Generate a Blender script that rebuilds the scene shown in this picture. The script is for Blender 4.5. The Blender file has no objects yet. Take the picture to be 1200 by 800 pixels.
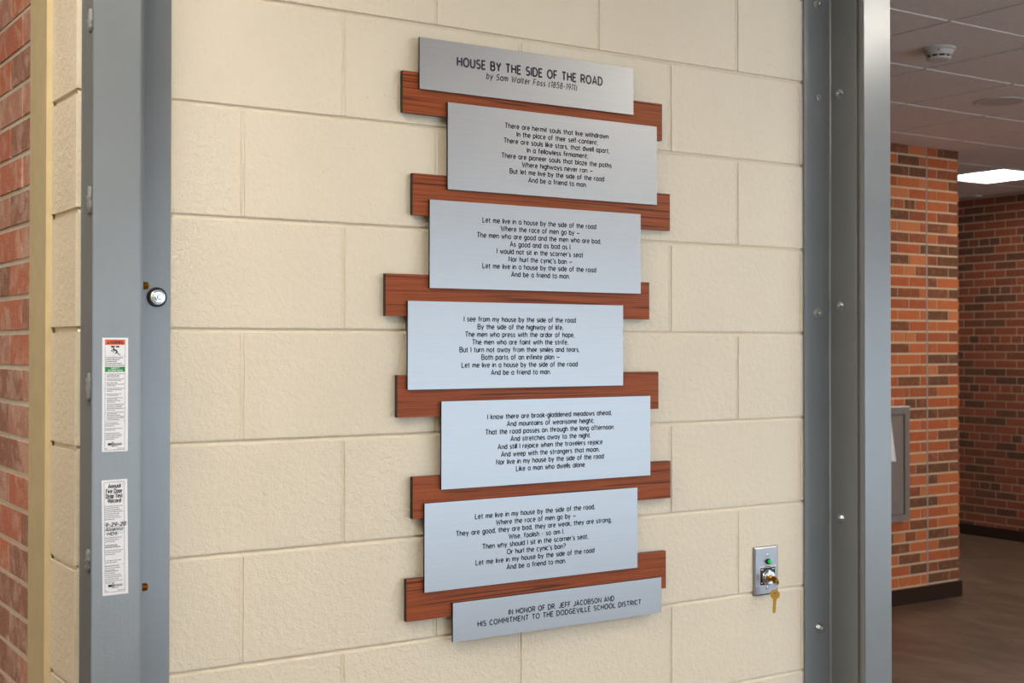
import bpy, bmesh, math, random
from mathutils import Vector, Matrix

random.seed(7)
scene = bpy.context.scene
col = scene.collection
PI = math.pi

# ------------------------------------------------------------------ camera
YAW, PITCH, ROLL = 0.5826517, 0.0113256, 0.0005727
F_ = Vector((math.sin(YAW) * math.cos(PITCH), math.cos(YAW) * math.cos(PITCH), math.sin(PITCH)))
R_ = Vector((math.cos(YAW), -math.sin(YAW), 0))
U_ = R_.cross(F_)
R2 = R_ * math.cos(ROLL) + U_ * math.sin(ROLL)
U2 = -R_ * math.sin(ROLL) + U_ * math.cos(ROLL)
cd = bpy.data.cameras.new('camera')
cam = bpy.data.objects.new('camera', cd)
col.objects.link(cam)
cam.matrix_world = Matrix(((R2.x, U2.x, -F_.x, -0.9106691), (R2.y, U2.y, -F_.y, -2.2756834),
                           (R2.z, U2.z, -F_.z, 1.575), (0, 0, 0, 1)))
cd.sensor_width = 36.0
cd.lens = 1541.5285 * 36.0 / 1200.0
cd.shift_y = -13.6615 / 1200.0
cd.dof.use_dof = True
cd.dof.focus_distance = 2.75
cd.dof.aperture_fstop = 9.0
scene.camera = cam

# ------------------------------------------------------------------ light and exposure
SKY = 3.4            # daylight outside the rear windows
LAMP = 17.0           # ceiling troffers
world = bpy.data.worlds.new('world')
scene.world = world
world.use_nodes = True
bg = world.node_tree.nodes['Background']
bg.inputs['Color'].default_value = (0.69, 0.84, 1.0, 1)
bg.inputs['Strength'].default_value = SKY
scene.view_settings.view_transform = 'Standard'
scene.view_settings.look = 'None'
scene.view_settings.gamma = 1.0
scene.view_settings.use_curve_mapping = False
scene.view_settings.exposure = 0.08
try:
    scene.cycles.use_denoising = True
    scene.cycles.denoising_input_passes = 'RGB_ALBEDO_NORMAL'
    scene.cycles.denoising_prefilter = 'ACCURATE'
    scene.cycles.max_bounces = 10
    scene.cycles.diffuse_bounces = 6
    scene.cycles.sample_clamp_indirect = 6
except Exception:
    pass

WIN = [(0.6 + i * 1.5, 2.0 + i * 1.5) for i in range(5)]     # rear windows, x ranges
WZ0, WZ1, YR = 0.03, 2.15, -4.6
for a, b in WIN:                                              # sky portals in the window openings
    ld = bpy.data.lights.new('window_portal', 'AREA')
    ld.shape = 'RECTANGLE'; ld.size = b - a - 0.1; ld.size_y = WZ1 - WZ0
    ld.cycles.is_portal = True
    lo = bpy.data.objects.new('window_portal', ld)
    lo.location = ((a + b) / 2, YR + 0.02, (WZ0 + WZ1) / 2)
    lo.rotation_euler = (PI / 2, 0, 0)                       # faces +y, into the room
    col.objects.link(lo)

# ------------------------------------------------------------------ helpers
def lin(c):
    return tuple(((v / 255) / 12.92 if v / 255 <= 0.04045 else ((v / 255 + 0.055) / 1.055) ** 2.4) for v in c) + (1.0,)

class NT:
    def __init__(s, name):
        s.m = bpy.data.materials.new(name); s.m.use_nodes = True
        s.t = s.m.node_tree; s.b = s.t.nodes['Principled BSDF']
        s._c = None
    def n(s, typ, **kw):
        nd = s.t.nodes.new(typ)
        for k, v in kw.items():
            if k.startswith('i_'):
                nd.inputs[k[2:].replace('_', ' ')].default_value = v
            else:
                setattr(nd, k, v)
        return nd
    def l(s, a, b): s.t.links.new(a, b)
    def coord(s, scale=(1, 1, 1), world=False):
        tc = s.n('ShaderNodeNewGeometry') if world else s.n('ShaderNodeTexCoord')
        mp = s.n('ShaderNodeMapping'); mp.inputs['Scale'].default_value = scale
        s.l(tc.outputs['Position' if world else 'Object'], mp.inputs['Vector'])
        return mp.outputs['Vector']
    def noise(s, vec, scale, detail=3, rough=0.5, dist=0.0):
        nd = s.n('ShaderNodeTexNoise'); nd.inputs['Scale'].default_value = scale
        nd.inputs['Detail'].default_value = detail; nd.inputs['Roughness'].default_value = rough
        nd.inputs['Distortion'].default_value = dist
        s.l(vec, nd.inputs['Vector']); return nd.outputs['Fac']
    def ramp(s, fac, stops):
        r = s.n('ShaderNodeValToRGB'); e = r.color_ramp.elements
        while len(e) < len(stops): e.new(0.5)
        for k, (p, c) in enumerate(stops):
            e[k].position = p; e[k].color = c if len(c) == 4 else lin(c)
        s.l(fac, r.inputs['Fac']); return r.outputs['Color']
    def mix(s, fac, a, b, mode='MIX'):
        m = s.n('ShaderNodeMix', data_type='RGBA', blend_type=mode)
        if isinstance(fac, float): m.inputs[0].default_value = fac
        else: s.l(fac, m.inputs[0])
        for v, k in ((a, 6), (b, 7)):
            if isinstance(v, tuple): m.inputs[k].default_value = v
            else: s.l(v, m.inputs[k])
        return m.outputs[2]
    def bump(s, h, dist, strength=1.0, prev=None):
        b = s.n('ShaderNodeBump'); b.inputs['Distance'].default_value = dist
        b.inputs['Strength'].default_value = strength
        s.l(h, b.inputs['Height'])
        if prev is not None: s.l(prev, b.inputs['Normal'])
        s.l(b.outputs['Normal'], s.b.inputs['Normal']); return b.outputs['Normal']
    def set(s, color=None, rough=None, metal=None, spec=None):
        if color is not None:
            if isinstance(color, tuple): s.b.inputs['Base Color'].default_value = color
            else: s.l(color, s.b.inputs['Base Color'])
        if rough is not None: s.b.inputs['Roughness'].default_value = rough
        if metal is not None: s.b.inputs['Metallic'].default_value = metal
        if spec is not None: s.b.inputs['Specular IOR Level'].default_value = spec
        return s

def simple(name, rgb, rough=0.5, metal=0.0, var=0.06, bump=0.0, bscale=300, spec=0.5):
    """solid colour with a little procedural mottling and relief"""
    s = NT(name)
    v = s.coord(world=True)
    c = lin(rgb); d = tuple(x * (1 - var) for x in c[:3]) + (1,); u = tuple(min(1, x * (1 + var)) for x in c[:3]) + (1,)
    s.set(s.ramp(s.noise(v, 25, 3), [(0.3, d), (0.7, u)]), rough, metal, spec)
    if bump: s.bump(s.noise(v, bscale, 2), bump)
    return s.m

def emit(name, rgb, strength):
    m = bpy.data.materials.new(name); m.use_nodes = True
    b = m.node_tree.nodes['Principled BSDF']
    b.inputs['Base Color'].default_value = (0.8, 0.8, 0.8, 1)
    b.inputs['Emission Color'].default_value = lin(rgb)
    b.inputs['Emission Strength'].default_value = strength
    return m

# painted concrete block: fine roller texture, pits
def painted_block(name, rgb, rough=0.36):
    s = NT(name); v = s.coord(world=True)
    c = lin(rgb)
    big = s.noise(v, 3.0, 3)
    colr = s.ramp(big, [(0.3, tuple(x * 0.965 for x in c[:3]) + (1,)), (0.7, tuple(min(1, x * 1.03) for x in c[:3]) + (1,))])
    s.set(colr, rough, 0, 0.45)
    n1 = s.bump(s.noise(v, 70, 5, 0.55, 0.4), 0.003)
    n2 = s.bump(s.noise(v, 260, 3, 0.6), 0.0012, prev=n1)
    vo = s.n('ShaderNodeTexVoronoi'); vo.inputs['Scale'].default_value = 46
    s.l(v, vo.inputs['Vector'])
    rp = s.n('ShaderNodeMapRange'); rp.inputs['From Min'].default_value = 0.0; rp.inputs['From Max'].default_value = 0.12
    s.l(vo.outputs['Distance'], rp.inputs['Value'])
    big2 = s.noise(v, 13, 2)
    g = s.n('ShaderNodeMath', operation='GREATER_THAN'); g.inputs[1].default_value = 0.56; s.l(big2, g.inputs[0])
    inv = s.n('ShaderNodeMath', operation='SUBTRACT'); inv.inputs[0].default_value = 1.0; s.l(rp.outputs['Result'], inv.inputs[1])
    mu = s.n('ShaderNodeMath', operation='MULTIPLY'); s.l(g.outputs[0], mu.inputs[0]); s.l(inv.outputs[0], mu.inputs[1])
    sb = s.n('ShaderNodeMath', operation='SUBTRACT'); sb.inputs[0].default_value = 1.0; s.l(mu.outputs[0], sb.inputs[1])
    s.bump(sb.outputs[0], 0.0012, prev=n2)
    return s.m

M = {}
M['cream'] = painted_block('cream_painted_block', (229, 217, 194))
M['cream_mortar'] = painted_block('cream_painted_mortar', (229, 217, 194))
M['cream_steel'] = simple('cream_painted_steel', (206, 190, 150), 0.35, bump=0.0001)

def steel_paint():
    s = NT('grey_painted_steel'); v = s.coord(world=True)
    s.set(s.ramp(s.noise(v, 8, 3), [(0.3, (119, 124, 126)), (0.7, (124, 129, 131))]), 0.12, 0, 0.9)
    n1 = s.bump(s.noise(v, 420, 3, 0.7), 0.0003)
    s.bump(s.noise(s.coord((60, 60, 3), True), 1.0, 2), 0.0003, prev=n1)
    return s.m
M['steel'] = steel_paint()
M['weld'] = simple('painted_weld_bead', (128, 131, 133), 0.3, bump=0.001, bscale=250)
M['zinc'] = simple('zinc_plated_steel', (214, 218, 220), 0.25, 1.0)
M['brass'] = simple('brass', (196, 148, 62), 0.3, 1.0)
M['gilt'] = simple('yellow_zinc', (190, 140, 50), 0.3, 1.0)
M['rubber'] = simple('black_rubber', (20, 20, 22), 0.5)
M['black'] = simple('black_core', (16, 15, 15), 0.45)
M['ink'] = simple('dark_blue_ink', (30, 30, 44), 0.5, var=0.0)
M['print_black'] = simple('black_print', (24, 24, 26), 0.5, var=0.0)
M['print_grey'] = simple('grey_print', (92, 92, 96), 0.5, var=0.0)
M['print_white'] = simple('white_print', (235, 236, 236), 0.5, var=0.0)
M['orange'] = simple('orange_print', (238, 96, 34), 0.5, var=0.0)
M['green'] = simple('green_print', (20, 138, 56), 0.5, var=0.0)
M['vinyl'] = simple('white_vinyl', (232, 233, 236), 0.4, var=0.02)
M['stainless'] = simple('brushed_stainless', (158, 157, 157), 0.32, 1.0, bump=0.00006)
M['white_plastic'] = simple('white_plastic', (205, 200, 192), 0.45)
M['dark_slot'] = simple('dark_slot', (30, 26, 24), 0.7)
M['cabinet'] = simple('grey_cabinet_metal', (132, 121, 113), 0.4, 0.0)
M['cabinet_edge_lit'] = simple('cabinet_metal_painted_lit', (226, 220, 212), 0.4)  # light falling on the cabinet top, put into a paler colour
M['base'] = simple('dark_brown_vinyl_base', (50, 32, 23), 0.7, spec=0.2)
M['sealant'] = simple('grey_sealant', (168, 156, 144), 0.7, bump=0.0005)
M['plaster'] = simple('off_white_plaster', (214, 204, 186), 0.7, bump=0.0003)
M['frame'] = simple('window_frame_aluminium', (120, 118, 112), 0.4, 0.6)
M['tee'] = simple('white_ceiling_tee', (226, 222, 216), 0.4)
M['paper'] = simple('white_paper', (236, 234, 230), 0.7)
M['lens'] = emit('troffer_diffuser', (255, 247, 233), LAMP)
M['led'] = simple('green_lamp_lens', (24, 190, 90), 0.2)
M['led'].node_tree.nodes['Principled BSDF'].inputs['Emission Color'].default_value = lin((20, 200, 90))
M['led'].node_tree.nodes['Principled BSDF'].inputs['Emission Strength'].default_value = 0.25

def tile_mat():
    s = NT('ceiling_tile_mineral_fibre'); v = s.coord(world=True)
    s.set(s.ramp(s.noise(v, 60, 4), [(0.3, (226, 217, 210)), (0.7, (238, 229, 222))]), 0.85, 0, 0.2)
    s.bump(s.noise(v, 180, 3), 0.0008); return s.m
M['tile'] = tile_mat()

def brushed():
    s = NT('brushed_aluminium')
    st = s.noise(s.coord((2, 1, 260), True), 1.0, 4, 0.7)
    st2 = s.noise(s.coord((9, 1, 900), True), 1.0, 3, 0.6)
    mixf = s.mix(0.5, st, st2)
    s.set(s.ramp(mixf, [(0.2, (160, 160, 160)), (0.8, (171, 171, 171))]), 0.38, 0.86)
    s.b.inputs['Anisotropic'].default_value = 0.5
    s.bump(st2, 0.00004)
    return s.m
M['alu'] = brushed()

def wood():
    s = NT('rosewood_laminate')
    oi = s.n('ShaderNodeObjectInfo')
    tc = s.n('ShaderNodeNewGeometry'); ad = s.n('ShaderNodeVectorMath', operation='ADD')
    cx = s.n('ShaderNodeCombineXYZ'); ml = s.n('ShaderNodeMath', operation='MULTIPLY'); ml.inputs[1].default_value = 30
    s.l(oi.outputs['Random'], ml.inputs[0]); s.l(ml.outputs[0], cx.inputs['X'])
    s.l(tc.outputs['Position'], ad.inputs[0]); s.l(cx.outputs[0], ad.inputs[1])
    def stretched(sc):
        mp = s.n('ShaderNodeMapping'); mp.inputs['Scale'].default_value = sc
        s.l(ad.outputs[0], mp.inputs['Vector']); return mp.outputs['Vector']
    broad = s.noise(stretched((1.5, 1, 55)), 1.0, 3, 0.6, 0.3)
    fine = s.noise(stretched((6, 1, 420)), 1.0, 3, 0.6, 0.2)
    streak = s.noise(stretched((2.2, 1, 170)), 1.0, 2, 0.5, 0.5)
    base = s.ramp(broad, [(0.3, (124, 58, 24)), (0.7, (164, 82, 36))])
    base = s.mix(0.55, base, s.ramp(fine, [(0.35, (110, 50, 22)), (0.6, (166, 84, 38))]))
    sf = s.ramp(streak, [(0.57, (0, 0, 0)), (0.65, (225, 225, 225))])
    s.set(s.mix(sf, base, lin((56, 26, 14))), 0.45, 0, 0.2)
    return s.m
M['wood'] = wood()

def brick_mat(name, stops, speck, dirt=0.35, bump=0.0015, dark=0.5):
    s = NT(name); oi = s.n('ShaderNodeObjectInfo')
    v = s.coord(world=True)
    r = s.n('ShaderNodeValToRGB'); r.color_ramp.interpolation = 'CONSTANT'; e = r.color_ramp.elements
    while len(e) < len(stops): e.new(0.5)
    for k, (p, c) in enumerate(stops): e[k].position = p; e[k].color = lin(c)
    ge = s.n('ShaderNodeNewGeometry'); ad = s.n('ShaderNodeMath', operation='ADD'); fr = s.n('ShaderNodeMath', operation='FRACT')
    s.l(oi.outputs['Random'], ad.inputs[0]); s.l(ge.outputs['Random Per Island'], ad.inputs[1]); s.l(ad.outputs[0], fr.inputs[0])
    s.l(fr.outputs[0], r.inputs['Fac'])
    n = s.noise(v, 22, 5, 0.6, 0.6)
    f = s.ramp(n, [(dark, (0, 0, 0)), (dark + 0.16, (255, 255, 255))])
    fm = s.n('ShaderNodeMath', operation='MULTIPLY'); fm.inputs[1].default_value = dirt
    s.l(f, fm.inputs[0])
    c2 = s.mix(fm.outputs[0], r.outputs['Color'], lin(speck))
    n2 = s.noise(v, 260, 3)
    c3 = s.mix(0.12, c2, s.ramp(n2, [(0.3, (60, 34, 26)), (0.7, (210, 150, 120))]))
    s.set(c3, 0.8, 0, 0.25)
    s.bump(s.noise(v, 160, 5), bump)
    return s.m
M['brick'] = brick_mat('red_brown_brick', [(0.0, (196, 104, 56)), (0.2, (122, 72, 46)), (0.36, (184, 90, 48)), (0.5, (104, 66, 44)),
                                          (0.64, (170, 86, 50)), (0.76, (142, 74, 46)), (0.88, (204, 120, 70))], (205, 130, 84), 0.3)
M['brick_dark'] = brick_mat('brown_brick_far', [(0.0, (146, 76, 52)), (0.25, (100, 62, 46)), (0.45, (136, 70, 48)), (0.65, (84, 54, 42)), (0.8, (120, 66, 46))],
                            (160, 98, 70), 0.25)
M['brick_old'] = brick_mat('weathered_pink_brick', [(0.0, (196, 122, 98)), (0.25, (160, 116, 100)), (0.5, (204, 124, 92)), (0.65, (148, 106, 92)), (0.8, (190, 140, 122))],
                           (216, 192, 176), 0.55, 0.0025, 0.46)
M['mortar'] = simple('tan_mortar', (214, 186, 150), 0.9, bump=0.001, bscale=200)
M['mortar_grey'] = simple('grey_mortar', (214, 205, 188), 0.9, bump=0.0015, bscale=200)
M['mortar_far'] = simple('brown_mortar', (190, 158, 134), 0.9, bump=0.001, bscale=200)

def floor_mat():
    s = NT('mottled_brown_floor'); v = s.coord((1.0, 0.45, 1), True)
    n = s.noise(v, 3.2, 5, 0.6, 1.6)
    s.set(s.ramp(n, [(0.3, (92, 74, 62)), (0.5, (112, 92, 78)), (0.7, (136, 114, 98))]), 0.38, 0, 0.4)
    s.bump(s.noise(s.coord(world=True), 5, 3), 0.004)
    return s.m
M['floor'] = floor_mat()

def box(bm, x0, x1, y0, y1, z0, z1):
    vs = [bm.verts.new((x, y, z)) for x in (x0, x1) for y in (y0, y1) for z in (z0, z1)]
    for f in ((0, 1, 3, 2), (4, 6, 7, 5), (0, 4, 5, 1), (2, 3, 7, 6), (0, 2, 6, 4), (1, 5, 7, 3)):
        bm.faces.new([vs[i] for i in f])
    return vs

def cyl(bm, c, r, h, axis, seg=24, r2=None, off=0.0):
    """solid of revolution segment starting at c and running h along axis"""
    axis = Vector(axis).normalized()
    a = axis.orthogonal().normalized()
    if abs(axis.z) < 0.9:
        a = Vector((0, 0, 1)).cross(axis).normalized()
    b = axis.cross(a); c = Vector(c); r2 = r if r2 is None else r2
    A = [bm.verts.new(c + (a * math.cos(t) + b * math.sin(t)) * r) for t in [off + 2 * PI * k / seg for k in range(seg)]]
    B = [bm.verts.new(c + axis * h + (a * math.cos(t) + b * math.sin(t)) * r2) for t in [off + 2 * PI * k / seg for k in range(seg)]]
    for k in range(seg):
        bm.faces.new((A[k], A[(k + 1) % seg], B[(k + 1) % seg], B[k]))
    bm.faces.new(A[::-1]); bm.faces.new(B)

def lathe(bm, c, axis, prof, seg=32):
    axis = Vector(axis).normalized(); a = axis.orthogonal().normalized(); b = axis.cross(a); c = Vector(c)
    rings = []
    for r, h in prof:
        rings.append([bm.verts.new(c + axis * h + (a * math.cos(2 * PI * k / seg) + b * math.sin(2 * PI * k / seg)) * max(r, 1e-5)) for k in range(seg)])
    for i in range(len(rings) - 1):
        for k in range(seg):
            bm.faces.new((rings[i][k], rings[i][(k + 1) % seg], rings[i + 1][(k + 1) % seg], rings[i + 1][k]))
    bm.faces.new(rings[0][::-1]); bm.faces.new(rings[-1])

def tube(bm, pts, r, seg=8):
    pts = [Vector(p) for p in pts]; rings = []
    for i, p in enumerate(pts):
        d = (pts[min(i + 1, len(pts) - 1)] - pts[max(i - 1, 0)]).normalized()
        a = d.orthogonal().normalized() if i == 0 else (pa - d * pa.dot(d)).normalized()
        pa = a; b = d.cross(a)
        rings.append([bm.verts.new(p + (a * math.cos(2 * PI * k / seg) + b * math.sin(2 * PI * k / seg)) * r) for k in range(seg)])
    for i in range(len(rings) - 1):
        for k in range(seg):
            bm.faces.new((rings[i][k], rings[i][(k + 1) % seg], rings[i + 1][(k + 1) % seg], rings[i + 1][k]))
    bm.faces.new(rings[0][::-1]); bm.faces.new(rings[-1])

def mesh(name, bm, m, bevel=0.0, seg=1, smooth=False):
    if bevel:
        es = [e for e in bm.edges if len(e.link_faces) == 2 and e.calc_face_angle(0) > 0.5]
        bmesh.ops.bevel(bm, geom=es, offset=bevel, segments=seg, affect='EDGES', clamp_overlap=True)
    bmesh.ops.recalc_face_normals(bm, faces=bm.faces)
    me = bpy.data.meshes.new(name); bm.to_mesh(me); bm.free()
    for x in (m if isinstance(m, (list, tuple)) else [m]): me.materials.append(x)
    if smooth: me.polygons.foreach_set('use_smooth', [True] * len(me.polygons))
    return me

def obj(name, bm, m, parent=None, bevel=0.0, seg=1, smooth=False, label=None):
    me = bm if isinstance(bm, bpy.types.Mesh) else mesh(name, bm, m, bevel, seg, smooth)
    o = bpy.data.objects.new(name, me); col.objects.link(o)
    if parent is not None: o.parent = parent
    if label: o['label'] = label
    return o

def B(*boxes):
    bm = bmesh.new()
    for b in boxes: box(bm, *b)
    return bm

def thing(name, label, cat, loc=(0, 0, 0), group=None):
    o = bpy.data.objects.new(name, None); o.empty_display_size = 0.05; col.objects.link(o)
    o.location = loc; o['label'] = label; o['category'] = cat
    if group: o['group'] = group
    return o

def struct(name, bm, m, label=None, **kw):
    o = obj(name, bm, m, None, **kw); o['kind'] = 'structure'
    o['label'] = label or name.replace('_', ' ')
    return o

def prism(prof, lo, hi, axis=2):
    """closed outline extruded along z (axis 2) or y (axis 1)"""
    bm = bmesh.new()
    f = (lambda p, w: (p[0], p[1], w)) if axis == 2 else (lambda p, w: (p[0], w, p[1]))
    A = [bm.verts.new(f(p, lo)) for p in prof]; B_ = [bm.verts.new(f(p, hi)) for p in prof]
    n_ = len(prof)
    for k in range(n_): bm.faces.new((A[k], A[(k + 1) % n_], B_[(k + 1) % n_], B_[k]))
    bm.faces.new(A[::-1]); bm.faces.new(B_)
    return bm

def ring(x0, x1, a0, a1, e, w0, w1, axis=1, e2=None):
    """rectangular frame as one solid; e is the member width"""
    bm = bmesh.new(); e2 = e if e2 is None else e2
    f = (lambda x, a, w: (x, w, a)) if axis == 1 else (lambda x, a, w: (x, a, w))
    o_ = [(x0, a0), (x1, a0), (x1, a1), (x0, a1)]; i_ = [(x0 + e, a0 + e2), (x1 - e, a0 + e2), (x1 - e, a1 - e2), (x0 + e, a1 - e2)]
    O0, O1, I0, I1 = [[bm.verts.new(f(x, a, w)) for x, a in L_] for L_, w in ((o_, w0), (o_, w1), (i_, w0), (i_, w1))]
    for k in range(4):
        n_ = (k + 1) % 4
        for q in ((O0[k], O0[n_], O1[n_], O1[k]), (I0[k], I0[n_], I1[n_], I1[k]), (O0[k], O0[n_], I0[n_], I0[k]), (O1[k], O1[n_], I1[n_], I1[k])): bm.faces.new(q)
    return bm

def local(t, bm):
    """world-built geometry moved into the frame of a thing"""
    bmesh.ops.translate(bm, vec=-Vector(t.location), verts=bm.verts)
    return bm

ZC = 2.795      # ceiling
# ------------------------------------------------------------------ floor, ceiling, outer walls
fl = struct('floor', B((-4, 8.5, -4.8, 7.2, -0.12, 0.0)), M['floor'], 'dark brown mottled floor of the corridor')
ce = struct('ceiling', B((-4, 8.5, -4.8, 7.2, ZC + 0.014, ZC + 0.1)), M['tee'], 'suspended ceiling of square tiles in a thin grid')
PX, PY, P = 3.19, 0.94, 0.62
LIGHTS = [(-7, -4, 1, 2), (-10, -1, 1, 2), (-1, -5, 1, 2), (4, 1, 1, 1), (6, 4, 1, 1), (-7, -8, 1, 2), (1, -8, 1, 2), (6, -6, 1, 2)]   # grid cells: i, j, nx, ny; second one added unseen to brighten left jamb
taken = set()
for i, j, nx, ny in LIGHTS:
    for a in range(nx):
        for b in range(ny): taken.add((i + a, j + b))
# tees run proud of the tile backs, tile faces hang just below
tb = bmesh.new(); rest = bmesh.new()
for i in range(-11, 9):
    x = PX + i * P; box(tb, x - 0.012, x + 0.012, -4.8, 7.2, ZC + 0.004, ZC + 0.016)
for j in range(-9, 11):
    y = PY + j * P; box(tb, -4, 8.5, y - 0.012, y + 0.012, ZC + 0.0045, ZC + 0.0155)
obj('ceiling_tee', tb, M['tee'], ce)
tile_me = mesh('ceiling_tile', B((-P / 2 + 0.009, P / 2 - 0.009, -P / 2 + 0.009, P / 2 - 0.009, 0.0, 0.013)), M['tile'], 0.003)
for i in range(-11, 9):
    for j in range(-11, 11):
        if (i, j) in taken: continue
        cx, cy = PX + (i + .5) * P, PY + (j + .5) * P
        if cx < -3.9 or cx > 8.3 or cy < -4.3 or cy > 7.0: continue
        if -1 <= i and -1 <= j <= 7:
            o = obj('ceiling_tile', tile_me, None, ce); o.location = (cx, cy, ZC)
        else:
            box(rest, cx - P / 2 + .009, cx + P / 2 - .009, cy - P / 2 + .009, cy + P / 2 - .009, ZC, ZC + 0.013)
o = obj('ceiling_tile', rest, M['tile'], ce); o['kind'] = 'stuff'

wl = struct('wall_outer', B((-4.15, -4.0, -4.8, 7.2, 0, ZC + .05)), M['plaster'], 'plain plastered wall at the far left of the room')
wb = struct('wall_back', B((-4.0, 8.5, 7.2, 7.35, 0, ZC + .05)), M['plaster'], 'plain plastered wall behind the corridor')
ww = struct('wall_rear', B((-4.0, 0.6, YR - .2, YR, 0, ZC + .05), (8.1, 8.3, YR - .2, YR, 0, ZC + .05),
                           (0.6, 8.1, YR - .2, YR, 0, WZ0), (0.6, 8.1, YR - .2, YR, WZ1, ZC + .05)), M['plaster'],
            'plastered wall with a row of windows behind the viewer')
for k, (a, b) in enumerate(WIN):
    e = 0.03
    w = struct('window_%d' % (k + 1), ring(a, b, WZ0, WZ1, e, YR - .12, YR - .06), M['frame'],
               'window in the rear wall, number %d from the left' % (k + 1))

# ------------------------------------------------------------------ painted block wall with the poem
S = 0.2032
Z9 = 1.6011           # a bed joint just above eye level
X0, X1, TH = -0.300, 1.624, 0.165
wf = struct('wall_front', B((X0 + 0.006, X1 - 0.006, 0.0050, TH, 0.0, ZC + 0.04)), M['cream_mortar'], 'cream painted concrete block wall carrying the poem sign')
vj = bmesh.new()
cache = {}
for r in range(-8, 6):
    zb = Z9 + r * S; z0, z1 = max(zb, 0.0) + 0.0050, min(zb + S, ZC + 0.02) - 0.0050
    par = (r + 1) % 2
    js = [X0 - 0.0045] + [i * S for i in range(-1, 8) if i % 2 == par and X0 + .02 < i * S < X1 - .02] + [X1 + 0.0045]
    for a, b in zip(js[:-1], js[1:]):
        w = b - a - 0.009; h = z1 - z0
        key = (round(w, 3), round(h, 3))
        if key not in cache:
            cache[key] = mesh('concrete_block', B((-w / 2, w / 2, 0, TH - 0.001, -h / 2, h / 2)), M['cream'], 0.0042, 3, True)
            cache[key].set_sharp_from_angle(angle=0.9)
        o = obj('concrete_block', cache[key], None, wf)
        o.location = ((a + b) / 2, random.uniform(-0.0004, 0.0004), (z0 + z1) / 2)
    for x in js[1:-1]:
        box(vj, x - 0.0046, x + 0.0046, 0.0014, 0.006, z0 + 0.001, z1 - 0.001)
        for sx in (-1, 1):
            tube(vj, [(x + sx * (0.0040 + random.uniform(-.0004, .0004)), 0.0003 + random.uniform(-.0002, .0003), z0 + .002 + (z1 - z0 - .004) * q / 8) for q in range(9)], 0.0013, 6)
hj = bmesh.new()
for r in range(-7, 6):
    zb = Z9 + r * S
    prof = [(0.0070, zb - .0070), (0.0070, zb + .0055), (0.0058, zb + .0028), (0.0038, zb + .0002), (0.0010, zb - .0040), (0.0007, zb - .0070)]
    A = [hj.verts.new((X0 + .004, y, z)) for y, z in prof]; Bv = [hj.verts.new((X1 - .004, y, z)) for y, z in prof]
    for k in range(6): hj.faces.new((A[k], A[(k + 1) % 6], Bv[(k + 1) % 6], Bv[k]))
    hj.faces.new(A[::-1]); hj.faces.new(Bv)
o = obj('mortar_bed', hj, M['cream_mortar'], wf); o['kind'] = 'stuff'
o = obj('mortar_joint', vj, M['cream_mortar'], wf); o['kind'] = 'stuff'

# steel edge trim and weathered brick on the left return
tr = struct('trim_1', B((-0.310, -0.297, 0.160, 0.281, 0, ZC + .03)), M['cream_steel'], 'cream painted steel edge trim between block wall and brick', bevel=0.0012, seg=2)
BRZ = 0.0693
wj = struct('wall_left', B((-0.2955, -0.10, 0.275, 2.2, 0, ZC + .03)), M['mortar_grey'], 'weathered pinkish brick wall at the left edge')
bcache = {}
def brick_mesh(w, h, d, m, bev=0.002, tag=''):
    k = (round(w, 4), round(h, 4), round(d, 4), m.name)
    if k not in bcache:
        bm = bmesh.new(); box(bm, -w / 2, w / 2, -d / 2, d / 2, -h / 2, h / 2)
        bcache[k] = mesh('brick', bm, m, bev)
    return bcache[k]
n = 0
for r in range(-23, 18):
    zc = 1.60 + 0.0 + r * BRZ + 0.034
    if zc < 0.03 or zc > ZC: continue
    off = 0.388 if r % 2 == 0 else 0.489
    for k in range(-1, 4):
        y0, y1 = off + (k - 0) * 0.203 - 0.203 + 0.005, off + k * 0.203 - 0.005
        y0 = max(y0, 0.283)
        if y1 - y0 < 0.03 or y1 > 1.2: continue
        me = brick_mesh(y1 - y0, BRZ - 0.011, 0.06, M['brick_old'], 0.003)
        o = obj('brick', me, None, wj); n += 1
        o.location = (-0.2685 + random.uniform(-.0012, .0008), (y0 + y1) / 2, zc); o.rotation_euler = (0, 0, PI / 2)
bm = bmesh.new()
for r in range(-23, 18):
    zc = 1.634 + r * BRZ
    if zc < 0.03 or zc > ZC: continue
    off = 1.2 if r % 2 == 0 else 1.1
    for k in range(0, 5):
        box(bm, -0.2985, -0.24, off + k * .203 + .005, min(2.2, off + k * .203 + .198), zc - BRZ / 2 + .0055, zc + BRZ / 2 - .0055)
o = obj('brick', bm, M['brick_old'], wj); o['kind'] = 'stuff'

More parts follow.
